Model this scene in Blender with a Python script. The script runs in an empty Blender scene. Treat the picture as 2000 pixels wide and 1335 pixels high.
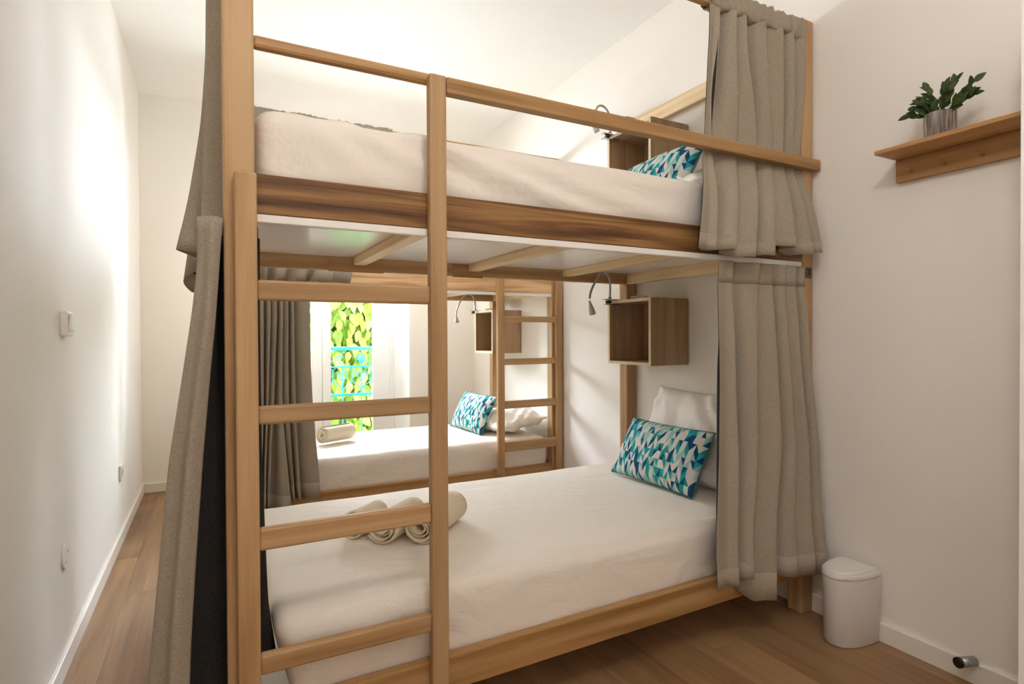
import bpy, bmesh, math, random
from mathutils import Vector, Matrix, noise
random.seed(7)
sc = bpy.context.scene
C = bpy.context.collection

# ------------------------------------------------------------ camera, light, exposure
CAM_H = 1.136
def make_camera():
    yaw, pitch, roll, F = .4865, .01032, -.00435, 1110.4
    f = Vector((math.sin(yaw)*math.cos(pitch), math.cos(yaw)*math.cos(pitch), -math.sin(pitch)))
    r = Vector((math.cos(yaw), -math.sin(yaw), 0)); u = r.cross(f)
    r2 = r*math.cos(roll)+u*math.sin(roll); u2 = u*math.cos(roll)-r*math.sin(roll)
    cd = bpy.data.cameras.new('camera'); co = bpy.data.objects.new('camera', cd); C.objects.link(co)
    m = Matrix((r2, u2, -f)).transposed().to_4x4(); m.translation = (0, 0, CAM_H)
    co.matrix_world = m
    cd.sensor_width = 36; cd.lens = 36*F/2000; cd.clip_start = .02
    sc.camera = co
make_camera()
w = bpy.data.worlds.new('sky'); sc.world = w; w.use_nodes = True
bg = w.node_tree.nodes['Background']; bg.inputs[0].default_value = (.80, .90, 1, 1); bg.inputs[1].default_value = 20.0
def light(name, kind, loc, rot, energy, color=(1,1,1), **kw):
    d = bpy.data.lights.new(name, kind); d.energy = energy; d.color = color
    for k, v in kw.items(): setattr(d, k, v)
    o = bpy.data.objects.new(name, d); C.objects.link(o); o.location = loc; o.rotation_euler = rot
    return o
light('sun', 'SUN', (0, 0, 6), (math.radians(24), 0, math.radians(-20)), 1.8, (1, .97, .92), angle=.02)
pt = light('window_portal', 'AREA', (.9, 5.50, .73), (math.radians(-90), 0, 0), 1.0, shape='RECTANGLE', size=1.3, size_y=1.44)
pt.data.cycles.is_portal = True
light('window_daylight', 'AREA', (.9, 5.56, 1.93), (math.radians(-60), 0, 0), 150.0, (.84, .92, 1), shape='RECTANGLE', size=1.28, size_y=.82)
light('fill_light', 'POINT', (.40, .10, 2.66), (0, 0, 0), 26.0, (1, .97, .94), shadow_soft_size=.13)  # added fill over the entrance end; no fixture hangs here
light('fill_light', 'POINT', (.9, 3.05, 2.02), (0, 0, 0), 8.0, (.86, .93, 1), shadow_soft_size=.13)  # added fill between the beds, hidden behind the upper mattress; no fixture
light('rear_fill_light', 'AREA', (.5, -1.15, 1.6), (math.radians(90), 0, math.radians(-18)), 5.0, (1, .96, .92), shape='RECTANGLE', size=1.6, size_y=1.9)  # added warm fill behind the camera; the wall there has no opening
sc.view_settings.view_transform = 'Standard'; sc.view_settings.look = 'None'
sc.view_settings.exposure = 0.16; sc.view_settings.gamma = 1; sc.view_settings.use_curve_mapping = False
sc.cycles.use_denoising = True; sc.cycles.max_bounces = 12; sc.cycles.diffuse_bounces = 9
sc.cycles.sample_clamp_indirect = 25; sc.cycles.caustics_reflective = False; sc.cycles.caustics_refractive = False

# ------------------------------------------------------------ materials
def lin(h):
    h = h.lstrip('#'); c = [int(h[i:i+2], 16)/255 for i in (0, 2, 4)]
    return tuple(x/12.92 if x <= .04045 else ((x+.055)/1.055)**2.4 for x in c)+(1,)
def base_mat(name, col='#cccccc', rough=.6, spec=.3, metal=0):
    m = bpy.data.materials.new(name); m.use_nodes = True
    n = m.node_tree.nodes; b = n['Principled BSDF']
    b.inputs['Base Color'].default_value = lin(col); b.inputs['Roughness'].default_value = rough
    b.inputs['Specular IOR Level'].default_value = spec; b.inputs['Metallic'].default_value = metal
    return m, n, m.node_tree.links, b
def node(n, t, **kw):
    x = n.new(t)
    for k, v in kw.items(): setattr(x, k, v)
    return x
def ramp(n, stops, interp='LINEAR'):
    r = n.new('ShaderNodeValToRGB'); e = r.color_ramp; e.interpolation = interp
    while len(e.elements) < len(stops): e.elements.new(.5)
    for k, (p, c) in enumerate(stops): e.elements[k].position = p; e.elements[k].color = lin(c)
    return r
def coords(n, l, scale, rand=True):
    tc = n.new('ShaderNodeTexCoord'); mp = n.new('ShaderNodeMapping'); mp.inputs['Scale'].default_value = scale
    if rand:
        oi = n.new('ShaderNodeObjectInfo'); mu = node(n, 'ShaderNodeMath', operation='MULTIPLY'); mu.inputs[1].default_value = 17.3
        l.new(oi.outputs['Random'], mu.inputs[0]); va = n.new('ShaderNodeVectorMath')
        l.new(tc.outputs['Object'], va.inputs[0]); l.new(mu.outputs[0], va.inputs[1]); l.new(va.outputs[0], mp.inputs[0])
    else: l.new(tc.outputs['Object'], mp.inputs[0])
    return mp
_wc = {}
def wood(kind, axis):
    if (kind, axis) in _wc: return _wc[kind, axis]
    P = {'pine':  (('#9c7850', '#b08a60', '#be9c72'), 1.0, .5),
         'honey': (('#8e683c', '#a98050', '#b89264'), 1.2, .45),
         'walnut':(('#472b13', '#704b28', '#9a7344'), 3.2, .5),
         'ash':   (('#a87f55', '#cda679', '#dcbb90'), 3.0, .5),
         'pale':  (('#d0aa78', '#e2c498', '#ecd4ae'), .8, .5),
         'oak':   (('#8a6c4e', '#a08363', '#b2967a'), .6, .5),
         'oakcut':(('#cdb28c', '#d8c19e', '#e2cfb0'), .5, .5),
         'bamboo':(('#a17645', '#b78b5a', '#c59c6b'), 1.0, .5),
         'floor': (('#79593c', '#8f6d4c', '#a07e5b'), .9, .42)}[kind]
    cols, con, rough = P
    m, n, l, b = base_mat(kind+'_wood_'+'xyz'[axis], rough=rough, spec=.35)
    s = [22.0]*3; s[axis] = 1.1
    mp = coords(n, l, s)
    n1 = n.new('ShaderNodeTexNoise'); n1.inputs['Scale'].default_value = 1.0; n1.inputs['Detail'].default_value = 6; n1.inputs['Distortion'].default_value = .6*con
    l.new(mp.outputs[0], n1.inputs[0])
    s2 = [9.0]*3; s2[axis] = 1.5
    mp2 = coords(n, l, s2)
    wv = node(n, 'ShaderNodeTexWave', wave_type='RINGS'); wv.inputs['Scale'].default_value = .8; wv.inputs['Distortion'].default_value = 3.0*con
    wv.inputs['Detail'].default_value = 3; wv.inputs['Detail Scale'].default_value = .8
    l.new(mp2.outputs[0], wv.inputs[0])
    s3 = [260.0]*3; s3[axis] = 5
    mp3 = coords(n, l, s3); n3 = n.new('ShaderNodeTexNoise'); n3.inputs['Scale'].default_value = 1; n3.inputs['Detail'].default_value = 2
    l.new(mp3.outputs[0], n3.inputs[0])
    mx = node(n, 'ShaderNodeMath', operation='MULTIPLY_ADD'); mx.inputs[1].default_value = .20; l.new(wv.outputs['Fac'], mx.inputs[0])
    ml = node(n, 'ShaderNodeMath', operation='MULTIPLY_ADD'); ml.inputs[1].default_value = .9; ml.inputs[2].default_value = -.08
    l.new(n1.outputs['Fac'], ml.inputs[0]); l.new(ml.outputs[0], mx.inputs[2])
    m3 = node(n, 'ShaderNodeMath', operation='MULTIPLY_ADD'); m3.inputs[1].default_value = .32; l.new(n3.outputs['Fac'], m3.inputs[0]); l.new(mx.outputs[0], m3.inputs[2])
    rp = ramp(n, [(.36, cols[0]), (.56, cols[1]), (.80, cols[2])]); l.new(m3.outputs[0], rp.inputs[0])
    # every board has its own tone
    oi = n.new('ShaderNodeObjectInfo'); hsv = n.new('ShaderNodeHueSaturation'); mr = n.new('ShaderNodeMapRange')
    mr.inputs[3].default_value = .95 if kind == 'floor' else .84; mr.inputs[4].default_value = 1.03 if kind == 'floor' else 1.08
    l.new(oi.outputs['Random'], mr.inputs[0]); l.new(mr.outputs[0], hsv.inputs['Value']); l.new(rp.outputs[0], hsv.inputs['Color'])
    l.new(hsv.outputs[0], b.inputs['Base Color'])
    bp = n.new('ShaderNodeBump'); bp.inputs['Strength'].default_value = .12; bp.inputs['Distance'].default_value = .002
    l.new(m3.outputs[0], bp.inputs['Height']); l.new(bp.outputs[0], b.inputs['Normal'])
    _wc[kind, axis] = m
    return m
def plaster(name, col, bump=.15, rough=.75):
    m, n, l, b = base_mat(name, col, rough, .25)
    mp = coords(n, l, (1, 1, 1), False)
    n1 = n.new('ShaderNodeTexNoise'); n1.inputs['Scale'].default_value = 5; n1.inputs['Detail'].default_value = 5; l.new(mp.outputs[0], n1.inputs[0])
    n2 = n.new('ShaderNodeTexNoise'); n2.inputs['Scale'].default_value = 1.6; n2.inputs['Detail'].default_value = 2; l.new(mp.outputs[0], n2.inputs[0])
    ad = node(n, 'ShaderNodeMath', operation='MULTIPLY_ADD'); ad.inputs[1].default_value = 2.0
    l.new(n2.outputs[0], ad.inputs[0]); l.new(n1.outputs[0], ad.inputs[2])
    bp = n.new('ShaderNodeBump'); bp.inputs['Strength'].default_value = bump; bp.inputs['Distance'].default_value = .02
    l.new(ad.outputs[0], bp.inputs['Height']); l.new(bp.outputs[0], b.inputs['Normal'])
    return m
def fabric(name, c1, c2, scale=900, rough=.9, bump=.25, stretch=(1, 1, .25), big=.0):
    m, n, l, b = base_mat(name, c1, rough, .1)
    mp = coords(n, l, stretch, False); mp2 = coords(n, l, (stretch[2], stretch[2], 1), False)
    n1 = n.new('ShaderNodeTexNoise'); n1.inputs['Scale'].default_value = scale; n1.inputs['Detail'].default_value = 2; l.new(mp.outputs[0], n1.inputs[0])
    n2 = n.new('ShaderNodeTexNoise'); n2.inputs['Scale'].default_value = scale; n2.inputs['Detail'].default_value = 2; l.new(mp2.outputs[0], n2.inputs[0])
    ad = node(n, 'ShaderNodeMath', operation='ADD'); l.new(n1.outputs[0], ad.inputs[0]); l.new(n2.outputs[0], ad.inputs[1])
    hf = node(n, 'ShaderNodeMath', operation='MULTIPLY'); hf.inputs[1].default_value = .5; l.new(ad.outputs[0], hf.inputs[0])
    rp = ramp(n, [(.38, c2), (.60, c1)]); l.new(hf.outputs[0], rp.inputs[0]); l.new(rp.outputs[0], b.inputs['Base Color'])
    bp = n.new('ShaderNodeBump'); bp.inputs['Strength'].default_value = bump; bp.inputs['Distance'].default_value = .001
    l.new(hf.outputs[0], bp.inputs['Height'])
    last = bp
    if big:
        mp3 = coords(n, l, (1, 1.6, 1.3), False); n3 = n.new('ShaderNodeTexNoise'); n3.inputs['Scale'].default_value = 5; n3.inputs['Detail'].default_value = 4
        n3.inputs['Distortion'].default_value = 1.2; l.new(mp3.outputs[0], n3.inputs[0])
        b2 = n.new('ShaderNodeBump'); b2.inputs['Strength'].default_value = big; b2.inputs['Distance'].default_value = .03
        l.new(n3.outputs[0], b2.inputs['Height']); l.new(bp.outputs[0], b2.inputs['Normal']); last = b2
    l.new(last.outputs[0], b.inputs['Normal'])
    return m
def simple(name, col, rough=.5, spec=.4, metal=0): return base_mat(name, col, rough, spec, metal)[0]
M = {}
M['wall'] = plaster('wall_paint', '#efeae4', .22)
M['wall_cool'] = plaster('wall_paint_left', '#f0eeea', .06)
M['ceiling'] = plaster('ceiling_paint', '#f0efec', .04)
M['trim'] = simple('white_trim', '#eae6df', .35)
M['pvc'] = simple('white_window_frame', '#f2f2f2', .3)
M['track'] = simple('white_curtain_track', '#e9e4de', .4)
M['panel'] = simple('glossy_white_panel', '#f1f0ee', .22, .5)
M['sheet'] = fabric('white_cotton_sheet', '#ece4da', '#e4dbd0', 1400, .85, .06, (1, 1, 1), .34)
M['pillowcase'] = fabric('white_pillowcase', '#efeae4', '#e7e1da', 1400, .85, .06, (1, 1, 1), .35)
M['linen'] = fabric('grey_beige_linen', '#ab9f8e', '#8a7f71', 900, .95, .4)
M['linen_far'] = M['linen']
M['lining'] = fabric('charcoal_lining', '#3b3936', '#2a2826', 700, .95, .3)
M['towel'] = fabric('cream_towel', '#e8dcc6', '#d2c2a8', 500, .95, .8, (1, 1, 1), .3)
M['steel'] = simple('brushed_grey_metal', '#a9a8a6', .35, .5, .7)
M['chrome'] = simple('chrome', '#cfcfcf', .15, .5, 1)
M['greyplastic'] = simple('grey_plastic', '#b9b4ae', .4)
M['dark'] = simple('black_rubber', '#141312', .6)
M['whiteplastic'] = simple('white_plastic', '#e8e3dc', .35)
M['binplastic'] = simple('white_bin_plastic', '#dcd8d6', .4)
M['plate'] = simple('bronze_plate', '#5d5346', .4, .5, .5)
M['ink'] = simple('dark_digit', '#1d1a17', .5)
M['rail'] = simple('turquoise_paint', '#35b3ad', .5)
M['concrete'] = plaster('balcony_stone', '#b8ada0', .3)
def glass():
    m = bpy.data.materials.new('window_glass'); m.use_nodes = True; n = m.node_tree.nodes; l = m.node_tree.links
    n.remove(n['Principled BSDF']); t = n.new('ShaderNodeBsdfTransparent'); g = n.new('ShaderNodeBsdfGlossy'); g.inputs['Roughness'].default_value = .01
    f = n.new('ShaderNodeFresnel'); f.inputs[0].default_value = 1.25; x = n.new('ShaderNodeMixShader')
    l.new(f.outputs[0], x.inputs[0]); l.new(t.outputs[0], x.inputs[1]); l.new(g.outputs[0], x.inputs[2]); l.new(x.outputs[0], n['Material Output'].inputs[0])
    return m
M['glass'] = glass()
def pattern_mat():
    m, n, l, b = base_mat('triangle_print_cotton', rough=.9, spec=.1)
    uv = n.new('ShaderNodeUVMap'); uv.uv_map = 'UVMap'; sp = n.new('ShaderNodeSeparateXYZ'); l.new(uv.outputs[0], sp.inputs[0])
    def mth(op, a, bb=None, c=None):
        x = node(n, 'ShaderNodeMath', operation=op)
        for i, v in enumerate((a, bb, c)):
            if v is None: continue
            if isinstance(v, (int, float)): x.inputs[i].default_value = v
            else: l.new(v, x.inputs[i])
        return x.outputs[0]
    # columns of slanted cells, mirrored from column to column, some of them split into triangles
    U = mth('MULTIPLY', sp.outputs[0], 24.0); V = mth('MULTIPLY', sp.outputs[1], 8.0)
    col = mth('FLOOR', U); t = mth('SUBTRACT', U, col); odd = mth('MODULO', mth('ADD', col, 100.0), 2.0)
    tt = mth('ADD', mth('MULTIPLY', odd, mth('SUBTRACT', 1.0, mth('MULTIPLY', t, 2.0))), t)
    vp = mth('ADD', V, tt); row = mth('FLOOR', vp); fr = mth('SUBTRACT', vp, row)
    tri = mth('GREATER_THAN', fr, tt)
    c2 = n.new('ShaderNodeCombineXYZ'); l.new(col, c2.inputs[0]); l.new(row, c2.inputs[1]); c2.inputs[2].default_value = 7.3
    w2 = node(n, 'ShaderNodeTexWhiteNoise', noise_dimensions='3D'); l.new(c2.outputs[0], w2.inputs[0])
    spl = mth('MULTIPLY', tri, mth('GREATER_THAN', w2.outputs['Value'], .35))
    cx = n.new('ShaderNodeCombineXYZ'); l.new(col, cx.inputs[0]); l.new(row, cx.inputs[1]); l.new(spl, cx.inputs[2])
    wn = node(n, 'ShaderNodeTexWhiteNoise', noise_dimensions='3D'); l.new(cx.outputs[0], wn.inputs[0])
    rp = ramp(n, [(0, '#cfc9c4'), (.32, '#93bab3'), (.47, '#28908c'), (.62, '#1b4a6c'), (.78, '#2a9db0'), (.87, '#b9cfcb')], 'CONSTANT')
    l.new(wn.outputs['Value'], rp.inputs[0]); l.new(rp.outputs[0], b.inputs['Base Color'])
    return m
M['print'] = pattern_mat()
def leaf_mat(name, stops, rough=.5, trans=.2):
    m, n, l, b = base_mat(name, rough=rough, spec=.3)
    oi = n.new('ShaderNodeObjectInfo'); tc = n.new('ShaderNodeTexCoord'); nz = n.new('ShaderNodeTexNoise'); nz.inputs['Scale'].default_value = 14
    l.new(tc.outputs['Object'], nz.inputs[0])
    ad = node(n, 'ShaderNodeMath', operation='MULTIPLY_ADD'); ad.inputs[1].default_value = .75; l.new(oi.outputs['Random'], ad.inputs[0])
    sm = node(n, 'ShaderNodeMath', operation='MULTIPLY'); sm.inputs[1].default_value = .3; l.new(nz.outputs[0], sm.inputs[0]); l.new(sm.outputs[0], ad.inputs[2])
    rp = ramp(n, stops); l.new(ad.outputs[0], rp.inputs[0]); l.new(rp.outputs[0], b.inputs['Base Color'])
    if trans: 
        t = n.new('ShaderNodeBsdfTranslucent'); l.new(rp.outputs[0], t.inputs[0]); x = n.new('ShaderNodeMixShader'); x.inputs[0].default_value = trans
        l.new(b.outputs[0], x.inputs[1]); l.new(t.outputs[0], x.inputs[2]); l.new(x.outputs[0], n['Material Output'].inputs[0])
    return m
M['vine'] = leaf_mat('creeper_leaf', [(0, '#3f5f1c'), (.3, '#6f8a26'), (.6, '#96a03a'), (.85, '#aca34a'), (1, '#b07a3c')], .45, .3)
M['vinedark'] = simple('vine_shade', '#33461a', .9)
M['houseleaf'] = leaf_mat('plant_leaf', [(0, '#26361f'), (.5, '#3a4f2a'), (1, '#62703c')], .45, .1)
def pot_mat():
    m, n, l, b = base_mat('whitewashed_ribbed_pot', rough=.9, spec=.1)
    mp = coords(n, l, (130, 130, 8), False); z = n.new('ShaderNodeTexNoise'); z.inputs['Scale'].default_value = 1; z.inputs['Detail'].default_value = 3
    l.new(mp.outputs[0], z.inputs[0]); rp = ramp(n, [(.3, '#5f544d'), (.5, '#8f857e'), (.72, '#c4bcb4')]); l.new(z.outputs[0], rp.inputs[0]); l.new(rp.outputs[0], b.inputs['Base Color'])
    return m
M['pot'] = pot_mat()

# ------------------------------------------------------------ helpers
def tag(o, label=None, cat=None, group=None, kind=None):
    for k, v in (('label', label), ('category', cat), ('group', group), ('kind', kind)):
        if v: o[k] = v
    return o
def thing(name, loc=(0, 0, 0), label=None, cat=None, group=None, kind=None):
    o = bpy.data.objects.new(name, None); o.empty_display_size = .1; C.objects.link(o); o.location = loc
    return tag(o, label, cat, group, kind)
def wpos(o):
    p = Vector(o.location)
    while o.parent: o = o.parent; p += Vector(o.location)
    return p
def link(name, me, mat, parent=None, loc=(0, 0, 0), smooth=False):
    """loc is the world position of the mesh origin"""
    me.name = name; o = bpy.data.objects.new(name, me); C.objects.link(o)
    for mm in (mat if isinstance(mat, (list, tuple)) else [mat]): me.materials.append(mm)
    if parent is not None:
        o.parent = parent; o.location = Vector(loc)-wpos(parent)
    else: o.location = loc
    if smooth:
        for p in me.polygons: p.use_smooth = True
    return o
def bm_mesh(bm):
    me = bpy.data.meshes.new('m'); bm.to_mesh(me); bm.free(); return me
def box(name, x0, x1, y0, y1, z0, z1, mat, parent=None, bev=.003, seg=2):
    bm = bmesh.new(); bmesh.ops.create_cube(bm, size=1)
    d = (x1-x0, y1-y0, z1-z0)
    for v in bm.verts: v.co = Vector((v.co.x*d[0], v.co.y*d[1], v.co.z*d[2]))
    if bev: bmesh.ops.bevel(bm, geom=bm.edges[:], offset=min(bev, min(d)*.45), segments=seg, affect='EDGES', profile=.5)
    return link(name, bm_mesh(bm), mat, parent, ((x0+x1)/2, (y0+y1)/2, (z0+z1)/2))
def wbox(name, x0, x1, y0, y1, z0, z1, kind, parent=None, bev=.004, axis=None):
    d = (x1-x0, y1-y0, z1-z0); ax = d.index(max(d)) if axis is None else axis
    return box(name, x0, x1, y0, y1, z0, z1, wood(kind, ax), parent, bev)
def multibox(name, boxes, mat, parent=None):
    bm = bmesh.new()
    for x0, x1, y0, y1, z0, z1 in boxes:
        r = bmesh.ops.create_cube(bm, size=1)
        for v in r['verts']: v.co = Vector(((x0+x1)/2+v.co.x*(x1-x0), (y0+y1)/2+v.co.y*(y1-y0), (z0+z1)/2+v.co.z*(z1-z0)))
    o = link(name, bm_mesh(bm), mat, None)
    if parent is not None: o.parent = parent; o.location = -wpos(parent)
    return o
def tube(name, pts, rad, mat, parent=None, n=10, sub=6, radii=None):
    """smooth tube through world points"""
    P = [Vector(p) for p in pts]; Q = []; R = []
    rr = radii or [rad]*len(P)
    if len(P) > 2 and sub > 1:
        for i in range(len(P)-1):
            p0, p1, p2, p3 = P[max(i-1, 0)], P[i], P[i+1], P[min(i+2, len(P)-1)]
            for k in range(sub):
                t = k/sub
                Q.append(.5*((2*p1)+(-p0+p2)*t+(2*p0-5*p1+4*p2-p3)*t*t+(-p0+3*p1-3*p2+p3)*t**3)); R.append(rr[i]*(1-t)+rr[i+1]*t)
        Q.append(P[-1]); R.append(rr[-1])
    else: Q, R = P, rr
    o0 = Q[0].copy(); bm = bmesh.new(); rings = []; up = None
    for i, q in enumerate(Q):
        d = (Q[min(i+1, len(Q)-1)]-Q[max(i-1, 0)]).normalized()
        if up is None: up = d.orthogonal().normalized()
        up = (up-d*up.dot(d)).normalized(); s = d.cross(up)
        rings.append([bm.verts.new(q-o0+(up*math.cos(a)+s*math.sin(a))*R[i]) for a in [2*math.pi*k/n for k in range(n)]])
    for a, b in zip(rings, rings[1:]):
        for k in range(n): bm.faces.new((a[k], a[(k+1) % n], b[(k+1) % n], b[k]))
    bm.faces.new(rings[0][::-1]); bm.faces.new(rings[-1])
    bmesh.ops.recalc_face_normals(bm, faces=bm.faces[:])
    return link(name, bm_mesh(bm), mat, parent, o0, True)
def cyl(name, p0, p1, r, mat, parent=None, n=24, bev=0):
    P0, P1 = Vector(p0), Vector(p1); d = P1-P0; bm = bmesh.new()
    bmesh.ops.create_cone(bm, cap_ends=True, segments=n, radius1=r, radius2=r, depth=d.length)
    if bev:
        es = [e for e in bm.edges if abs(e.verts[0].co.z-e.verts[1].co.z) < 1e-6]
        bmesh.ops.bevel(bm, geom=es, offset=bev, segments=2, affect='EDGES')
    bm.transform(Vector((0, 0, 1)).rotation_difference(d.normalized()).to_matrix().to_4x4())
    o = link(name, bm_mesh(bm), mat, parent, (P0+P1)/2, True)
    for p in o.data.polygons: p.use_smooth = len(p.vertices) == 4
    return o
def copy_tree(o, parent=None):
    c = o.copy(); C.objects.link(c)
    if parent is not None: c.parent = parent
    for ch in o.children: copy_tree(ch, c)
    return c

# ------------------------------------------------------------ the room
XL, XR, YN, YF, ZC = -.455, 2.192, -1.3, 4.925, 2.915
WX0, WX1, WY1, WZ1 = .235, 1.565, 5.47, 2.30      # opening of the French window
floor = thing('floor', (0, 0, 0), kind='structure')
box('subfloor', XL-.1, XR+.1, YN-.1, WY1, -.08, -.010, M['vinedark'], floor, 0)
pw, pl = .19, 1.29; k = 0; x = -.455+.11-.19; proto = {}
offs = [.35, .84, .1, .62, 1.1, .3, .95]
row = 0
while x < XR:
    y = YN-offs[row % 7]
    while y < YF+.05:
        y0, y1 = max(y, YN), min(y+pl, YF); x0, x1 = max(x, XL), min(x+pw, XR)
        if y1-y0 > .03 and x1-x0 > .02:
            wbox('plank', x0+.0004, x1-.0004, y0+.0004, y1-.0004, -.012, random.uniform(-.0003, 0), 'floor', floor, .0006, 1)
        y += pl
    x += pw; row += 1
wbox('plank', WX0, WX1, YF, WY1, -.012, 0, 'floor', floor, .0012, 0)
def struct(name, boxes, mat): return tag(multibox(name, boxes, mat), kind='structure')
struct('wall_left', [(XL-.12, XL, YN-.1, YF+.1, 0, ZC)], M['wall_cool'])
struct('wall_right', [(XR, XR+.12, YN-.1, YF+.1, 0, ZC)], M['wall'])
struct('wall_back', [(XL-.12, WX0, YF, WY1, 0, ZC), (WX1, XR+.12, YF, WY1, 0, ZC), (WX0, WX1, YF, WY1, WZ1, ZC)], M['wall_cool'])
struct('wall_front', [(XL-.12, XR+.12, YN-.12, YN, 0, ZC)], M['wall'])
struct('ceiling', [(XL-.12, XR+.12, YN-.12, WY1, ZC, ZC+.12)], M['ceiling'])
tag(box('baseboard_left', XL, XL+.014, YN, YF, 0, .070, M['trim'], bev=.003), kind='structure')
tag(box('baseboard_right', XR-.015, XR, YN, YF, 0, .070, M['trim'], bev=.003), kind='structure')
tag(box('baseboard_back_left', XL+.014, WX0, YF-.014, YF, 0, .070, M['trim'], bev=.003), kind='structure')
tag(box('baseboard_back_right', WX1, XR-.015, YF-.014, YF, 0, .070, M['trim'], bev=.003), kind='structure')
# French window, two leaves, seen through the bunk
win = thing('window_1', (.9, 5.45, 0), kind='structure')
fy0, fy1 = 5.41, 5.465
for nm, a in (('frame_post', (WX0, WX0+.045, fy0, fy1, 0, WZ1)), ('frame_post', (WX1-.045, WX1, fy0, fy1, 0, WZ1)), ('frame_head', (WX0+.045, WX1-.045, fy0, fy1, WZ1-.045, WZ1)), ('frame_sill', (WX0+.045, WX1-.045, fy0, fy1, .001, .03))):
    box(nm, *a, M['pvc'], win, .004)
def leaf_door(x0, x1, sl, sr):
    s = box('sash_stile', x0, x0+sl, fy0-.012, fy1-.012, .032, WZ1-.047, M['pvc'], win, .006)
    box('sash_stile', x1-sr, x1, fy0-.012, fy1-.012, .032, WZ1-.047, M['pvc'], win, .006)
    box('sash_rail', x0+sl, x1-sr, fy0-.008, fy1-.012, .032, .13, M['pvc'], win, .006)
    box('sash_rail', x0+sl, x1-sr, fy0-.008, fy1-.012, WZ1-.12, WZ1-.047, M['pvc'], win, .006)
    box('glass_pane', x0+sl, x1-sr, 5.428, 5.434, .13, WZ1-.12, M['glass'], win, 0)
    return s
leaf_door(WX0+.047, .892, .105, .088)
sr = leaf_door(.896, WX1-.047, .075, .155)
box('handle', .928, .944, 5.375, 5.397, .90, 1.03, M['pvc'], sr, .006)
# door leaf standing open at the right edge
d1 = thing('door_1', (1.9, .3, 0), kind='structure')
dl = box('door_leaf', 1.874, 1.914, -.10, .693, .012, 2.05, M['trim'], d1, .004)
box('door_edge_bead', 1.866, 1.874, .672, .693, .012, 2.05, M['pvc'], d1, .002)

# ------------------------------------------------------------ outside
balc = thing('balcony_floor', (.9, 5.7, -.1), kind='structure')
box('slab', -.4, 2.4, 5.47, 5.95, -.16, -.02, M['concrete'], balc, .01)
rl = thing('balcony_railing', (.9, 5.66, -.02), 'turquoise wrought iron balcony railing with scrolls outside the French window', 'railing')
RY = 5.65
box('top_rail', -.3, 2.3, RY-.02, RY+.02, 1.005, 1.040, M['rail'], rl, .006)
for px in (-.28, 2.28): box('railing_post', px-.015, px+.015, RY-.015, RY+.015, -.0195, 1.005, M['rail'], rl, .003)
box('middle_rail', -.3, 2.3, RY-.008, RY+.008, .838, .852, M['rail'], rl, .002)
box('lower_rail', -.3, 2.3, RY-.008, RY+.008, .56, .585, M['rail'], rl, .002)
box('bottom_rail', -.3, 2.3, RY-.01, RY+.01, .10, .125, M['rail'], rl, .002)
for i in range(-7, 7):
    bx = 1.124+.182*i
    if not -.28 < bx < 2.28: continue
    cyl('baluster', (bx, RY, .125), (bx, RY, .838), .007, M['rail'], rl, 8)
    if i % 2 == 0:
        pts = [(bx+.06*t*math.cos(t*5)*1.0, RY, .93+.06*t*math.sin(t*5)) for t in [k/14 for k in range(15)]]
        tube('scroll', pts, .005, M['rail'], rl, 6, 2)
        tube('diagonal_bar', [(bx-.16, RY, .85), (bx+.02, RY, 1.0)], .005, M['rail'], rl, 6, 1)
    else:
        for a in range(5):
            an = math.radians(30+30*a); tube('rosette_petal', [(bx, RY, .87), (bx+.035*math.cos(an), RY, .90+.03*math.sin(an)), (bx+.06*math.cos(an+.5), RY, .92+.05*math.sin(an+.5))], .006, M['rail'], rl, 6, 3)
    for s in (-1, 1):
        tube('leaf_scroll', [(bx, RY, .70), (bx+s*.035, RY, .745), (bx+s*.05, RY, .785), (bx+s*.03, RY, .80), (bx+s*.02, RY, .775)], .005, M['rail'], rl, 6, 3)
        tube('arch', [(bx, RY, .60), (bx+s*.03, RY, .66), (bx+s*.085, RY, .70), (bx+s*.09, RY, .80), (bx+s*.06, RY, .838)], .004, M['rail'], rl, 6, 3)
cr = thing('creeper_hedge', (1.2, 6.8, 0), 'sunlit yellow-green creeper with hanging leaves behind the turquoise railing', 'creeper')
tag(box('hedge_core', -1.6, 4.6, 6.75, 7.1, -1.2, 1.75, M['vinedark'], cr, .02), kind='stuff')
def leaf_mesh(w=.5, fold=.12, droop=.15):
    bm = bmesh.new(); prof = [(0, .02), (.12, .5), (.3, .92), (.5, 1), (.7, .8), (.88, .42), (1, .02)]
    L = []; 
    for t, ww in prof:
        z = -droop*t*t; e = ww*w/2
        L.append([bm.verts.new((-e, t, z+fold*e*2)), bm.verts.new((0, t, z)), bm.verts.new((e, t, z+fold*e*2))])
    for a, b in zip(L, L[1:]):
        bm.faces.new((a[0], a[1], b[1], b[0])); bm.faces.new((a[1], a[2], b[2], b[1]))
    return bm_mesh(bm)
vine_leaf = leaf_mesh(.52, .35, .18); vine_leaf.materials.append(M['vine'])
for p in vine_leaf.polygons: p.use_smooth = True
def place_leaf(me, name, parent, loc, d, size, roll=0, nrm=(0, -1, 0)):
    d = Vector(d).normalized(); n = Vector(nrm); n = (n-d*n.dot(d)).normalized(); x = d.cross(n)
    m = Matrix((x, d, n)).transposed(); m = m @ Matrix.Rotation(roll, 3, 'Y')
    o = bpy.data.objects.new(name, me); C.objects.link(o); o.parent = parent
    o.rotation_euler = m.to_euler(); o.location = Vector(loc)-wpos(parent); o.scale = (size, size, size)
    return o
k = 0; rr = random.Random(3)
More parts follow.
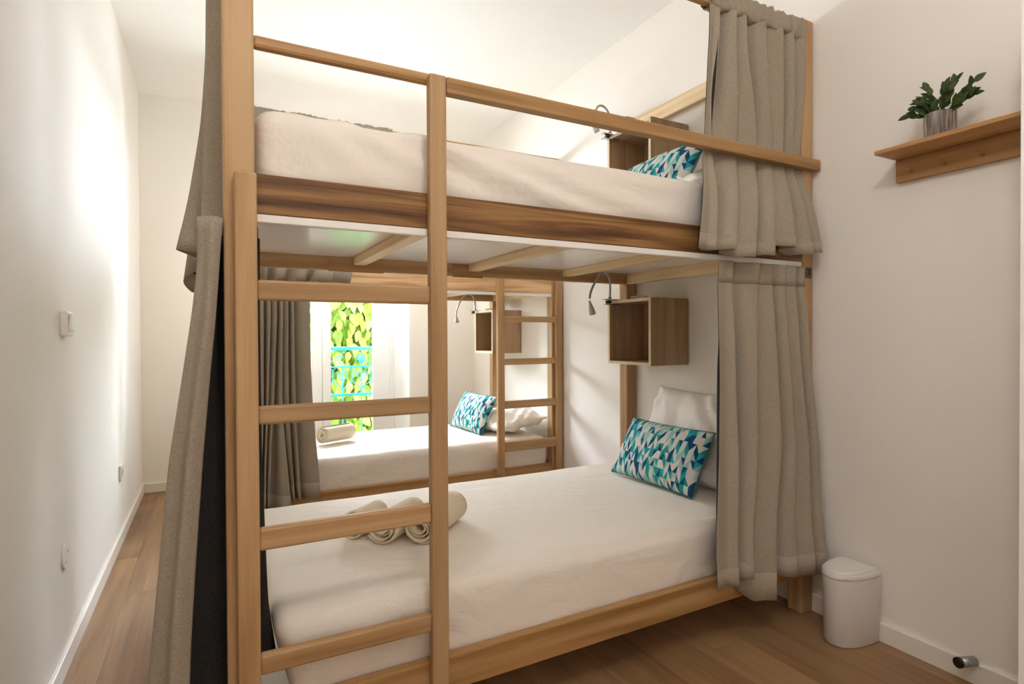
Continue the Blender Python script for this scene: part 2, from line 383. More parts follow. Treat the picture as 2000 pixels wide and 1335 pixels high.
for iz in range(22):
    for ix in range(13):
        z = 1.80-iz*.095+rr.uniform(-.03, .03); x = .62+ix*.13+rr.uniform(-.04, .04)
        a = rr.uniform(-.55, .55)
        place_leaf(vine_leaf, 'leaf', cr, (x, 6.72-rr.uniform(0, .10)+(.0), z), (math.sin(a), -.35, -math.cos(a)), rr.uniform(.13, .21), rr.uniform(-.5, .5), (rr.uniform(-.3, .3), -1, .45))
        k += 1
def leaves_stuff():
    src = [v.co.copy() for v in vine_leaf.vertices]; fs = [tuple(p.vertices) for p in vine_leaf.polygons]; V = []; Fc = []
    for i in range(2600):
        x = rr.uniform(-1.6, 4.5); z = rr.uniform(-1.1, 1.82)
        if .55 < x < 2.25 and -.3 < z < 2.1: y = 6.76
        else: y = 6.74-rr.uniform(0, .12)
        a = rr.uniform(-.7, .7); d = Vector((math.sin(a), -.35, -math.cos(a))).normalized(); nn = Vector((rr.uniform(-.3, .3), -1, .45)); nn = (nn-d*nn.dot(d)).normalized()
        m = Matrix((d.cross(nn), d, nn)).transposed() @ Matrix.Rotation(rr.uniform(-.5, .5), 3, 'Y'); s = rr.uniform(.12, .2); b = len(V)
        V += [m @ (v*s)+Vector((x, y, z)) for v in src]; Fc += [tuple(b+j for j in f) for f in fs]
    me = bpy.data.meshes.new('m'); me.from_pydata([v-wpos(cr) for v in V], [], Fc)
    o = link('foliage', me, M['vine'], cr, wpos(cr), True); tag(o, kind='stuff')
leaves_stuff()

# ------------------------------------------------------------ bunk beds
def bunk(board, name, label, Yf, Yp, Yb, ladder, lad_z, guardL, guardR, ztop_r, ztop, low_tilt):
    """Yf front of ladder, Yp front of posts, Yb front of rear posts; ladder = two stile x-ranges"""
    X0, X1, pw = .027, 2.180, .068
    b = thing(name, ((X0+X1)/2, (Yp+Yb)/2, 0), label, 'bunk bed', 'bunk beds')
    for x0, y0, zt in ((X0, Yp, ztop), (X1-pw, Yp, ztop_r), (X0, Yb, ztop), (X1-pw, Yb, ztop)):
        wbox('post', x0, x0+pw, y0, y0+pw, 0, zt, 'pine', b, .006)
    xi, xo = X0+pw, X1-pw
    for yy, kd in ((Yp, board), (Yb, 'pine')):
        wbox('side_board', xi, xo, yy, yy+.032, 1.431, 1.527, kd, b, .003)
        s = wbox('side_rail', xi, xo, yy, yy+.032, .146, .244, 'honey' , b, .004); s.rotation_euler.y = low_tilt
    for x0, x1 in ((X0+.014, X0+.044), (X1-.067, X1-.035)):
        wbox('end_board', x0, x1, Yp+pw, Yb, 1.431, 1.527, 'pale', b, .003)
        wbox('end_rail', x0, x1, Yp+pw, Yb, .150, .245, 'honey', b, .003)
    wbox('canopy_rail', xi, xo, Yp+.004, Yp+.032, 2.333, 2.383, 'honey', b, .004)
    for x0 in (X0+.016, X1-.062): wbox('canopy_rail', x0, x0+.03, Yp+pw, Yb, 2.283, 2.360, 'pale', b, .003)
    box('curtain_track', xi+.003, xo-.001, Yp+.002, Yp+.022, 1.411, 1.4305, M['track'], b, .002)
    p = box('bed_panel', X0+.036, X1-.07, Yp+.033, Yb-.001, 1.490, 1.505, M['panel'], b, 0)
    box('bed_panel', X0+.036, X1-.07, Yp+.033, Yb-.001, .175, .190, M['panel'], b, 0)
    for xs in (.564, 1.122, 1.672):
        wbox('slat', xs, xs+.055, Yp+.033, Yb-.001, 1.456, 1.4895, 'pale', b, .003)
        wbox('slat', xs, xs+.055, Yp+.033, Yb-.001, .146, .1745, 'pale', b, .003)
    (a0, a1, az), (c0, c1, cz) = ladder
    wbox('ladder_stile', a0, a1, Yf, Yp-.001, 0.001, az, 'pine', b, .005)
    wbox('ladder_stile', c0, c1, Yf, Yp-.001, 0.001, cz, 'pine', b, .005)
    for z0, z1 in lad_z: wbox('ladder_rung', a1-.001, c0+.001, Yf+.006, Yp-.002, z0, z1, 'pine', b, .006)
    x0, x1, y0, y1, z0, z1 = guardL; wbox('guard_rail', x0, x1, y0, y1, z0, z1, 'honey', b, .010)
    x0, x1, y0, y1, z0, z1 = guardR; wbox('guard_rail', x0, x1, y0, y1, z0, z1, 'honey', b, .004)
    return b
near = bunk('walnut', 'bunk_bed', 'near wooden bunk bed with its ladder on the left, filling the foreground', 1.45, 1.483, 2.58,
     ((.049, .097, 1.520), (.522, .570, 1.842)), ((1.223, 1.271), (.929, .973), (.631, .684), (.336, .384)),
     (.090, .560, 1.4835, 1.508, 1.825, 1.857), (.5705, 2.180, 1.450, 1.482, 1.797, 1.841), 2.410, 2.395, -.008)
far = bunk('ash', 'bunk_bed', 'far wooden bunk bed by the French window, its ladder on the right', 3.362, 3.394, 4.341,
     ((1.674, 1.724, 1.842), (2.131, 2.1795, 1.52)), ((1.230, 1.270), (.943, .985), (.650, .702), (.363, .429)),
     (1.7245, 2.12, 3.395, 3.419, 1.825, 1.857), (.027, 1.673, 3.362, 3.393, 1.797, 1.841), 2.383, 2.383, 0.0)
# finger-jointed block on the rear board and the bed number plate
for x0, x1 in ((.455, .70), (1.04, 1.20)): wbox('joint_block', x0, x1, 2.574, 2.5795, 1.424, 1.489, 'pine', near, .001)
pl_ = box('number_plate', 2.128, 2.166, 1.478, 1.4825, 1.367, 1.410, M['plate'], near, .003)
def text_mesh(s, size, depth):
    cu = bpy.data.curves.new('t', 'FONT'); cu.body = s; cu.size = size; cu.extrude = depth; cu.align_x = 'CENTER'; cu.align_y = 'CENTER'
    t = bpy.data.objects.new('t', cu); C.objects.link(t); dg = bpy.context.evaluated_depsgraph_get()
    me = bpy.data.meshes.new_from_object(t.evaluated_get(dg)); bpy.data.objects.remove(t); return me
dg_ = link('digit', text_mesh('2', .034, .0006), M['ink'], pl_, (2.147, 1.4768, 1.3885)); dg_.rotation_euler = (math.radians(90), 0, 0)

# ------------------------------------------------------------ mattresses
def mattress(name, x0, x1, y0, y1, z0, z1, label, group, seed=0, creases=(), taper=0):
    L = (x1-x0, y1-y0, z1-z0); c = Vector(((x0+x1)/2, (y0+y1)/2, (z0+z1)/2)); bm = bmesh.new()
    N = [max(3, round(l/.022)) for l in L]; vs = {}
    def V(i, j, k):
        if (i, j, k) not in vs: vs[i, j, k] = bm.verts.new((L[0]*(i/N[0]-.5), L[1]*(j/N[1]-.5), L[2]*(k/N[2]-.5)))
        return vs[i, j, k]
    for i in range(N[0]):
        for j in range(N[1]):
            bm.faces.new((V(i, j, N[2]), V(i+1, j, N[2]), V(i+1, j+1, N[2]), V(i, j+1, N[2]))); bm.faces.new((V(i, j, 0), V(i, j+1, 0), V(i+1, j+1, 0), V(i+1, j, 0)))
    for i in range(N[0]):
        for k in range(N[2]):
            bm.faces.new((V(i, 0, k), V(i+1, 0, k), V(i+1, 0, k+1), V(i, 0, k+1))); bm.faces.new((V(i, N[1], k), V(i, N[1], k+1), V(i+1, N[1], k+1), V(i+1, N[1], k)))
    for j in range(N[1]):
        for k in range(N[2]):
            bm.faces.new((V(0, j, k), V(0, j, k+1), V(0, j+1, k+1), V(0, j+1, k))); bm.faces.new((V(N[0], j, k), V(N[0], j+1, k), V(N[0], j+1, k+1), V(N[0], j, k+1)))
    r = .045; bm.normal_update()
    for v in bm.verts:
        q = Vector([max(-L[a]/2+r, min(L[a]/2-r, v.co[a])) for a in range(3)]); d = v.co-q
        if d.length > 1e-6:
            n = d.normalized()
            cheb = max(abs(d[0]), abs(d[1]), abs(d[2])); v.co = q+n*cheb
        else: n = Vector((0, 0, 1))
        p = v.co+c; s = Vector((p.x*1.6+seed, p.y*2.2, p.z*3))
        h = noise.noise(s*2.2)*.004+noise.noise(s*6)*.0016
        for (ax, az, bx, bz, amp, wd) in creases:      # creases on the front face: from (x,z) to (x,z)
            e = Vector((bx-ax, bz-az)); t = (Vector((p.x-ax, p.z-az)).dot(e))/e.length_squared
            if -.1 < t < 1.1 and n.y < -.3:
                dist = abs((p.x-ax)*e.y-(p.z-az)*e.x)/e.length; h += amp*math.exp(-(dist/wd)**2)*math.sin(math.pi*min(max((t+.1)/1.2, 0), 1))
        v.co += n*h
        if taper and n.z > -2:
            t = max(0, 1-(p.x-x0)/.16); kz = max(0, (z1-.03-p.z)/(z1-z0)); v.co.x += taper*t*kz
    bmesh.ops.recalc_face_normals(bm, faces=bm.faces[:])
    o = link(name, bm_mesh(bm), M['sheet'], None, c, True); return tag(o, label, 'mattress', group)
rc = random.Random(5)
def rcre(n, x0, x1, zt, zb, sl, amp=.006):
    out = []
    for i in range(n):
        x = rc.uniform(x0, x1); out.append((x, zt-rc.uniform(0, .03), x+sl*rc.uniform(.6, 1.3), zb+rc.uniform(0, .08), amp*rc.uniform(.5, 1.2)*rc.choice((1, 1, -1)), rc.uniform(.012, .03)))
    return out
G = 'mattresses in white fitted sheets'
mattress('mattress', .130, 2.105, 1.520, 2.572, .192, .432, 'white sheeted mattress on the lower bunk of the near bed, with three rolled towels', G, 1,
         rcre(7, .2, .5, .40, .24, .12, .009)+rcre(6, .6, 1.9, .40, .22, -.15, .004), .06)
mattress('mattress', .100, 2.100, 1.520, 2.572, 1.507, 1.705, 'white sheeted mattress on the upper bunk of the near bed, behind the guard rail', G, 9,
         [(.28, 1.71, .66, 1.54, .014, .018), (.36, 1.71, .80, 1.54, -.014, .018), (.46, 1.72, 1.02, 1.55, .016, .022), (.54, 1.71, 1.16, 1.56, -.012, .02), (.18, 1.70, .42, 1.54, .010, .02), (.80, 1.66, 1.45, 1.545, .011, .018), (.72, 1.62, 1.14, 1.53, .012, .015), (.13, 1.62, .22, 1.53, -.012, .015), (1.2, 1.6, 1.55, 1.53, .008, .02)])
mattress('mattress', .110, 2.100, 3.430, 4.336, .192, .428, 'white sheeted mattress on the lower bunk of the far bed, by the window', G, 4,
         rcre(8, .5, 1.9, .40, .22, -.2, .006))
mattress('mattress', .110, 2.100, 3.430, 4.336, 1.507, 1.700, 'white mattress on the upper bunk of the far bed, mostly hidden', G, 14)

# ------------------------------------------------------------ pillows and cushions
def pillow_mesh(Wd, Hd, T, nu=40, nv=28, pinch=.07, wr=.004, seed=0, sq=4, mode=0):
    bm = bmesh.new(); uvl = bm.loops.layers.uv.new('UVMap'); vs = {}
    def V(i, j, s):
        edge = i in (0, nu) or j in (0, nv); key = (i, j, 0 if edge else s)
        if key in vs: return vs[key]
        u, v = 2*i/nu-1, 2*j/nv-1
        px = u*Wd/2*(1-pinch*(1-abs(v)**2)*abs(u)**3*.6) ; py = v*Hd/2*(1-pinch*(1-abs(u)**2)*abs(v)**3*1.0)
        t = ((1-abs(u)**2.2)*(1-abs(v)**2.2))**.55*T/2*s
        nn = noise.noise(Vector((px*9+seed, py*9, s*3)))*wr+noise.noise(Vector((px*22+seed, py*22, s)))*wr*.4
        if mode: nn += wr*1.6*noise.noise(Vector((px*4+seed, (px+py)*14, s)))
        vs[key] = bm.verts.new((px, py, t+(0 if edge else nn))); return vs[key]
    for s in (1, -1):
        for i in range(nu):
            for j in range(nv):
                f = [(i, j), (i+1, j), (i+1, j+1), (i, j+1)]
                if s < 0: f = f[::-1]
                fc = bm.faces.new([V(a, b, s) for a, b in f])
                for lp, (a, b) in zip(fc.loops, f): lp[uvl].uv = (a/nu, b/nv+(3 if s < 0 else 0))
    return bm_mesh(bm)
def orient(o, center, xdir, ydir):
    x = Vector(xdir).normalized(); y = Vector(ydir); y = (y-x*y.dot(x)).normalized(); z = x.cross(y)
    m = Matrix((x, y, z)).transposed().to_4x4(); m.translation = Vector(center); o.matrix_world = m
def pillow(loc, xd, yd, W_, H_, T_, label, group, seed):
    o = link('pillow', pillow_mesh(W_, H_, T_, wr=.018, seed=seed, mode=1), M['pillowcase'], None, (0, 0, 0), True)
    orient(o, loc, xd, yd); return tag(o, label, 'pillow', group)
def cushion(loc, xd, yd, label, seed, Wc=.55):
    o = link('cushion', pillow_mesh(Wc, .30, .125, wr=.003, seed=seed, pinch=.05), M['print'], None, (0, 0, 0), True)
    orient(o, loc, xd, yd); tag(o, label, 'cushion', 'triangle print cushions')
    b = Wc/2; h = .15; bm = bmesh.new()
    pts = []
    for k in range(60):
        t = k/60*4
        if t < 1: u, v = -1+2*t, -1
        elif t < 2: u, v = 1, -1+2*(t-1)
        elif t < 3: u, v = 1-2*(t-2), 1
        else: u, v = -1, 1-2*(t-3)
        pts.append((u*b*(1-.05*(1-v*v)*abs(u)**3*.6), v*h*(1-.05*(1-u*u)*abs(v)**3), 0))
    ring = []
    for k, p in enumerate(pts):
        d = (Vector(pts[(k+1) % 60])-Vector(pts[k-1])).normalized(); s = Vector((0, 0, 1)); q = d.cross(s)
        ring.append([bm.verts.new(Vector(p)+(s*math.cos(a)+q*math.sin(a))*.0022) for a in [math.pi*2*i/5 for i in range(5)]])
    for k in range(60):
        a, c2 = ring[k], ring[(k+1) % 60]
        for i in range(5): bm.faces.new((a[i], a[(i+1) % 5], c2[(i+1) % 5], c2[i]))
    me = bm_mesh(bm); pp = bpy.data.objects.new('piping', me); me.name = 'piping'; me.materials.append(M['teal']); C.objects.link(pp); pp.parent = o
    return o
M['teal'] = simple('teal_piping', '#2c6f78', .8)
PG = 'white pillows'
pillow((2.062, 1.97, .650), (0, -1, .0), (.15, 0, .42), .74, .46, .18, 'white pillow propped against the wall on the near lower bunk', PG, 2)
pillow((1.945, 3.80, .520), (0, -1, 0), (.42, 0, .07), .62, .40, .15, 'white pillow lying on the far lower bunk beside the ladder', PG, 6)
pillow((1.93, 1.98, 1.785), (0, -1, .0), (.42, 0, .05), .70, .42, .15, 'white pillow on the near upper bunk behind the printed cushion', PG, 11)
cushion((1.868, 2.045, .578), (0, -1, 0), (.125, 0, .235), 'teal triangle print cushion leaning on the pillow of the near lower bunk', 1)
cushion((1.745, 3.94, .565), (.05, -1, 0), (.12, 0, .235), 'teal triangle print cushion on the far lower bunk, left of the ladder', 7, .52)
cushion((1.80, 2.03, 1.845), (.0, -1, .02), (.13, 0, .22), 'teal triangle print cushion on the upper bunk under the guard rail', 13, .56)

# ------------------------------------------------------------ towels
def towel(p0, p1, R, label, seed, z0=None):
    P0, P1 = Vector(p0), Vector(p1); d = P1-P0; Ln = d.length; rt = random.Random(seed); bm = bmesh.new()
    turns = 3.6; n = 110; th = .0075; prof = []
    for k in range(n+1):
        t = k/n; a = t*turns*2*math.pi+seed; r = .010+(R-.013)*t**.9
        wob = 1+.06*math.sin(2*a+seed)*(.3+.7*(1-t))
        prof.append((a, r*wob, th*(.8+.3*math.sin(9*t*math.pi))))
    m = 8; rows = []
    for j in range(m+1):
        s = j/m; e = 0
        row = []
        for side in (0, 1):
            for i, (a, r, tt) in enumerate(prof):
                rr_ = r+(tt if side else 0); ex = (rt.random()-.5)*.003+.006*math.sin(i*.13+seed)*(1 if j in (0, m) else 0)
                fl = 1-.05*(math.sin(a) < -.3)
                row.append(bm.verts.new((rr_*math.cos(a), rr_*math.sin(a)*fl, (s-.5)*Ln+(ex if j in (0, m) else 0))))
        rows.append(row)
    q = n+1
    for a, b in zip(rows, rows[1:]):
        for i in range(n):
            bm.faces.new((a[i], a[i+1], b[i+1], b[i])); bm.faces.new((a[q+i], b[q+i], b[q+i+1], a[q+i+1]))
        bm.faces.new((a[n], a[q+n], b[q+n], b[n])); bm.faces.new((a[0], b[0], b[q], a[q]))
    for rw, fl in ((rows[0], 0), (rows[-1], 1)):
        for i in range(n):
            f = (rw[i], rw[q+i], rw[q+i+1], rw[i+1]); bm.faces.new(f if fl else f[::-1])
    bmesh.ops.recalc_face_normals(bm, faces=bm.faces[:])
    o = link('rolled_towel', bm_mesh(bm), M['towel'], None, (0, 0, 0), True)
    z = d.normalized(); y = Vector((0, 0, 1)); x = y.cross(z); mt = Matrix((x, y, z)).transposed().to_4x4(); mt.translation = (P0+P1)/2; o.matrix_world = mt
    return tag(o, label, 'towel', 'rolled towels')
zt = .433+.056
towel((.615, 1.840, zt), (.815, 2.040, zt), .057, 'rightmost of three cream rolled towels on the near lower bunk', 1)
towel((.502, 1.900, zt), (.660, 2.045, zt), .055, 'middle one of three cream rolled towels on the near lower bunk', 2)
towel((.425, 1.995, zt-.004), (.54, 2.09, zt-.004), .050, 'leftmost of three cream rolled towels, nearly hidden behind a ladder rung', 3)
towel((.632, 3.86, .49), (.842, 3.96, .49), .056, 'cream rolled towel alone on the far lower bunk by the curtain', 4)

# ------------------------------------------------------------ curtains
def cr_(a, b, c, d, t): return tuple(.5*((2*b[i])+(-a[i]+c[i])*t+(2*a[i]-5*b[i]+4*c[i]-d[i])*t*t+(-a[i]+3*b[i]-3*c[i]+d[i])*t**3) for i in range(len(b)))
def curtain(label, rows, group, sub=6, step=.03, seed=0, flip=False, hem=True, wob=.0035, name='curtain', xmax=None, lining=True, side=-1, head=0):
    """rows: list of (z or list of z per column, [(x, y), ...]) from top to bottom"""
    R = []
    for z, pts in rows:
        zs = z if isinstance(z, (list, tuple)) else [z]*len(pts)
        R.append([(p[0], p[1], zz) for p, zz in zip(pts, zs)])
    fine = []
    for r in R:
        f = []
        for i in range(len(r)-1):
            for k in range(sub): f.append(cr_(r[max(i-1, 0)], r[i], r[i+1], r[min(i+2, len(r)-1)], k/sub))
        f.append(r[-1]); fine.append(f)
    grid = []
    for j in range(len(fine)-1):
        nst = max(2, round(abs(fine[j][0][2]-fine[j+1][0][2])/step))
        for k in range(nst):
            t = k/nst; a, b, c, d = fine[max(j-1, 0)], fine[j], fine[j+1], fine[min(j+2, len(fine)-1)]
            t2 = t
            grid.append([tuple(b[i][m]*(1-t2)+c[i][m]*t2 for m in range(3)) for i in range(len(b))])
    grid.append(fine[-1])
    # a little smoothing down the drop so the folds bend instead of kinking
    for _ in range(3):
        g2 = [grid[0]]
        for j in range(1, len(grid)-1): g2.append([tuple((grid[j-1][i][m]+2*grid[j][i][m]+grid[j+1][i][m])/4 for m in range(2))+(grid[j][i][2],) for i in range(len(grid[j]))])
        grid = g2+[grid[-1]]
    nr, nc = len(grid), len(grid[0]); V = []
    for j, g in enumerate(grid):
        for i, p in enumerate(g):
            dn = min(1, j/6); q = Vector((p[0]*7+seed, p[2]*3, p[1]*7)); ox = noise.noise(q)*wob*dn; oy = noise.noise(q+Vector((31, 7, 3)))*wob*dn
            x = p[0]+ox
            if xmax is not None: x = min(x, xmax)
            V.append(Vector((x, p[1]+oy, p[2])))
    F = [(j*nc+i, j*nc+i+1, (j+1)*nc+i+1, (j+1)*nc+i) for j in range(nr-1) for i in range(nc-1)]
    c0 = sum(V, Vector())/len(V); c0.z = min(v.z for v in V)
    def mk(nm, verts, faces, mat, parent, th):
        me = bpy.data.meshes.new(nm); me.from_pydata([v-c0 for v in verts], [], faces if not flip else [f[::-1] for f in faces])
        o = link(nm, me, mat, parent, c0, True); md = o.modifiers.new('thick', 'SOLIDIFY'); md.thickness = th; md.offset = 0; return o
    o = mk(name, V, F, M['linen'], None, .0022); tag(o, label, 'curtain', group)
    if hem:       # stitched hem: doubled cloth along the bottom
        h = [V[j*nc+i] for j in range(nr-3, nr) for i in range(nc)]
        mk('hem', h, [(j*nc+i, j*nc+i+1, (j+1)*nc+i+1, (j+1)*nc+i) for j in range(2) for i in range(nc-1)], M['linen'], o, .0030)
    if head:       # heading tape, the doubled band above the pleats
        m = max(j for j in range(nr) if V[j*nc].z > V[0].z-head)+1
        mk('heading_band', V[:(m+1)*nc], [(j*nc+i, j*nc+i+1, (j+1)*nc+i+1, (j+1)*nc+i) for j in range(m) for i in range(nc-1)], M['linen'], o, .0036)
    if lining:
        N = [Vector() for _ in V]
        for f in F:
            n = (V[f[1]]-V[f[0]]).cross(V[f[3]]-V[f[0]])
            for i in f: N[i] += n
        s = side
        LV = [v+(n.normalized()*.004*s if n.length > 0 else Vector()) for v, n in zip(V, N)]
        keep = [(j*nc+i, j*nc+i+1, (j+1)*nc+i+1, (j+1)*nc+i) for j in range(1, nr-2) for i in range(1, nc-2)]
        mk('lining', LV, keep, M['lining'], o, .001)
    return o
CG = 'linen bed curtains'
def pleats(edges, yf, yb, tuck=.010):
    """a run of flat folds: each panel swings forward to its right edge, then tucks back under"""
    P = [(edges[0], yf+.002)]; d = yb-yf; rt = edges[0]/yf; dv = (.1, 1.0, .5, 1.0, .4, .9, .5, .8)
    def cap(x, y): return min(y, x/rt-.003)      # folds never reach out behind the leading edge
    for k, (a, b) in enumerate(zip(edges, edges[1:])):
        w_ = b-a; x1 = a+w_*.26; P += [(x1, cap(x1, yf+d*dv[k])), (a+w_*.60, yf+d*.16), (b, yf)]; x2 = b-min(tuck, w_*.3); P.append((x2, cap(x2, yb)))
    return P[:-1]
def per_panel(zs): 
    out = [zs[0]]
    for k, q in enumerate(zs):
        nx = zs[min(k+1, len(zs)-1)]; out += [q, q, q, (q+nx)/2+.006]
    return out[:-1]
# right, lower bunk of the near bed
e0 = [1.627, 1.695, 1.840, 1.915, 1.990, 2.050, 2.106]; e1 = [1.612, 1.690, 1.810, 1.918, 1.990, 2.060, 2.122]; e2 = [1.592, 1.690, 1.785, 1.925, 2.005, 2.085, 2.150]; e3 = [1.541, 1.643, 1.720, 1.843, 1.965, 2.070, 2.150]
def mixe(a, b, t): return [x*(1-t)+y*t for x, y in zip(a, b)]
curtain('long linen curtain drawn to the right of the near lower bunk, above the waste bin', [(1.408, pleats(e0, 1.466, 1.502)), (1.392, pleats(e0, 1.466, 1.502)), (1.328, pleats(e0, 1.474, 1.500)), (1.22, pleats(mixe(e0, e1, .6), 1.462, 1.525)),
    (1.02, pleats(e1, 1.452, 1.548, .014)), (.70, pleats(e2, 1.436, 1.548, .016)), (.47, pleats(mixe(e2, e3, .5), 1.424, 1.515, .016)), (.40, pleats(mixe(e2, e3, .65), 1.420, 1.494, .014)),
    (per_panel([.252, .258, .160, .222, .205, .190]), pleats(e3, 1.396, 1.474, .014))], CG, seed=3, xmax=2.182, side=1, head=.075)
# right, upper bunk of the near bed
f0 = [1.593, 1.640, 1.728, 1.780, 1.890, 1.988, 2.052, 2.124]; f1 = [1.583, 1.615, 1.745, 1.850, 1.940, 2.003, 2.060, 2.106]; f2 = [1.522, 1.585, 1.695, 1.800, 1.890, 1.980, 2.055, 2.110]; f3 = [1.463, 1.545, 1.636, 1.740, 1.843, 1.965, 2.070, 2.122]
u1 = curtain('short linen curtain hanging behind the guard rail at the right end of the upper bunk', [(2.335, pleats(f0, 1.478, 1.512)), (2.22, pleats(f0, 1.477, 1.540, .014)), (2.03, pleats(mixe(f0, f1, .6), 1.482, 1.545, .014)), (1.91, pleats(f1, 1.489, 1.518)), (1.842, pleats(f1, 1.490, 1.514)),
    (1.79, pleats(mixe(f1, f2, .25), 1.489, 1.512)), (1.67, pleats(f2, 1.440, 1.500, .012)), (1.57, pleats(mixe(f2, f3, .5), 1.420, 1.474, .012)), (per_panel([1.432, 1.438, 1.418, 1.430, 1.470, 1.448, 1.458]), pleats(f3, 1.406, 1.472, .012))], CG, seed=8, xmax=2.182, side=1)
# sleeve of gathered cloth around the canopy rail
def sleeve(parent, x0, x1, yf, yb, z0, z1, seed):
    bm = bmesh.new(); n = 90; K = 16; rings = []; cy, cz = (yf+yb)/2, (z0+z1)/2
    for i in range(n+1):
        x = x0+(x1-x0)*i/n; row = []
        for k in range(K):
            a = 2*math.pi*k/K; g = 1+.30*noise.noise(Vector((x*45+seed, math.sin(a)*1.5, math.cos(a)*1.5)))
            sy = math.copysign(abs(math.cos(a))**.6, math.cos(a)); sz = math.copysign(abs(math.sin(a))**.6, math.sin(a))
            row.append(bm.verts.new((x, cy+sy*(yb-yf)/2*g, cz+sz*(z1-z0)/2*g)))
        rings.append(row)
    for a, b in zip(rings, rings[1:]):
        for k in range(K): bm.faces.new((a[k], a[(k+1) % K], b[(k+1) % K], b[k]))
    bmesh.ops.recalc_face_normals(bm, faces=bm.faces[:])
    me = bm_mesh(bm); o = link('rail_sleeve', me, M['linen'], parent, (0, 0, 0), True); return o
sleeve(u1, 1.595, 2.128, 1.472, 1.524, 2.322, 2.402, 1)
# left curtains hang round the foot post of the near bed
LL_rows = [
 (1.412, [(.026, 1.474), (.004, 1.462), (-.012, 1.474), (-.027, 1.490), (-.006, 1.512), (.010, 1.530), (.020, 1.556), (.050, 1.566), (.100, 1.566), (.106, 1.585), (.100, 1.62)]),
 (1.330, [(.020, 1.474), (.002, 1.464), (-.010, 1.478), (-.024, 1.490), (-.006, 1.512), (.008, 1.530), (.020, 1.556), (.050, 1.566), (.100, 1.566), (.106, 1.585), (.100, 1.62)]),
 (1.205, [(.012, 1.476), (-.004, 1.462), (-.020, 1.480), (-.036, 1.492), (-.010, 1.520), (.008, 1.535), (.018, 1.558), (.050, 1.568), (.100, 1.568), (.102, 1.59), (.100, 1.63)]),
 (.86, [(-.021, 1.485), (-.050, 1.468), (-.062, 1.500), (-.087, 1.515), (-.035, 1.550), (.000, 1.560), (.020, 1.566), (.050, 1.572), (.102, 1.575), (.104, 1.60), (.102, 1.65)]),
 (.45, [(-.046, 1.482), (-.080, 1.462), (-.094, 1.495), (-.122, 1.515), (-.050, 1.560), (.000, 1.568), (.022, 1.572), (.050, 1.578), (.112, 1.585), (.120, 1.61), (.114, 1.66)]),
 ([.10, .095, .095, .10, .11, .12, .262, .27, .27, .27, .27], [(-.060, 1.480), (-.10, 1.458), (-.115, 1.495), (-.158, 1.520), (-.07, 1.565), (-.01, 1.572), (.024, 1.576), (.050, 1.582), (.136, 1.595), (.140, 1.62), (.130, 1.67)])]
curtain('long linen curtain with charcoal lining hanging left of the ladder, lower bunk', LL_rows, CG, seed=21, flip=False, wob=.003)
UL_rows = [
 (2.36, [(.034, 1.63), (.004, 1.64), (.016, 1.67), (.0, 1.70), (.016, 1.74), (.0, 1.79), (.014, 1.85), (.0, 1.92), (.015, 1.99)]),
 (1.95, [(.034, 1.62), (-.004, 1.64), (.012, 1.68), (-.004, 1.71), (.012, 1.76), (-.004, 1.82), (.012, 1.88), (.0, 1.94), (.015, 2.0)]),
 (1.70, [(.034, 1.62), (-.010, 1.635), (.004, 1.68), (-.018, 1.71), (.01, 1.76), (-.014, 1.83), (.012, 1.89), (-.005, 1.95), (.015, 2.01)]),
 (1.50, [(.034, 1.61), (-.014, 1.628), (-.010, 1.68), (-.048, 1.72), (.005, 1.78), (-.040, 1.84), (.010, 1.91), (-.020, 1.97), (.012, 2.03)]),
 ([1.352, 1.345, 1.35, 1.365, 1.34, 1.30, 1.27, 1.28, 1.30], [(.034, 1.60), (-.022, 1.615), (-.018, 1.68), (-.078, 1.72), (-.015, 1.79), (-.066, 1.85), (-.050, 1.92), (-.035, 1.98), (.010, 2.05)])]
curtain('short linen curtain hanging left of the foot post of the near upper bunk', UL_rows, CG, seed=33, wob=.003)
# far bed
g0 = [.205, .250, .285, .316, .348, .376, .406, .489]; g1 = [.200, .245, .268, .296, .338, .372, .409, .500]; g2 = [.190, .232, .250, .268, .384, .400, .432, .537]
curtain('long linen curtain on the far lower bunk, hanging at the left of the window', [(1.412, pleats(g0, 3.352, 3.380, .006)), (1.20, pleats(g0, 3.346, 3.384, .006)), (.78, pleats(g1, 3.342, 3.386, .006)), (per_panel([.19, .195, .19, .165, .23, .24, .228]), pleats(g2, 3.322, 3.386, .006))], CG, seed=40, sub=4, step=.05, side=1)
FU_b = [(.190, 3.33), (.243, 3.375), (.264, 3.33), (.279, 3.385), (.315, 3.33), (.355, 3.350), (.366, 3.388), (.414, 3.335), (.457, 3.33), (.472, 3.385), (.488, 3.388), (.505, 3.33), (.555, 3.335), (.605, 3.345), (.618, 3.388), (.72, 3.382)]
FU_t = [(.19+.04*i-.0, 3.375 if i % 2 else 3.388) for i in range(16)]
u2 = curtain('short linen curtain on the far upper bunk, its hem above the far lower curtain', [(2.33, FU_t), (2.0, FU_t), (1.86, [(p[0], 3.3585) for p in FU_t]), (1.78, [(p[0], 3.3585) for p in FU_t]), ([1.445+.006*(i % 3) for i in range(16)], FU_b)], CG, seed=44, sub=4, step=.05, side=1)
sleeve(u2, .15, .98, 3.385, 3.436, 2.322, 2.392, 5)

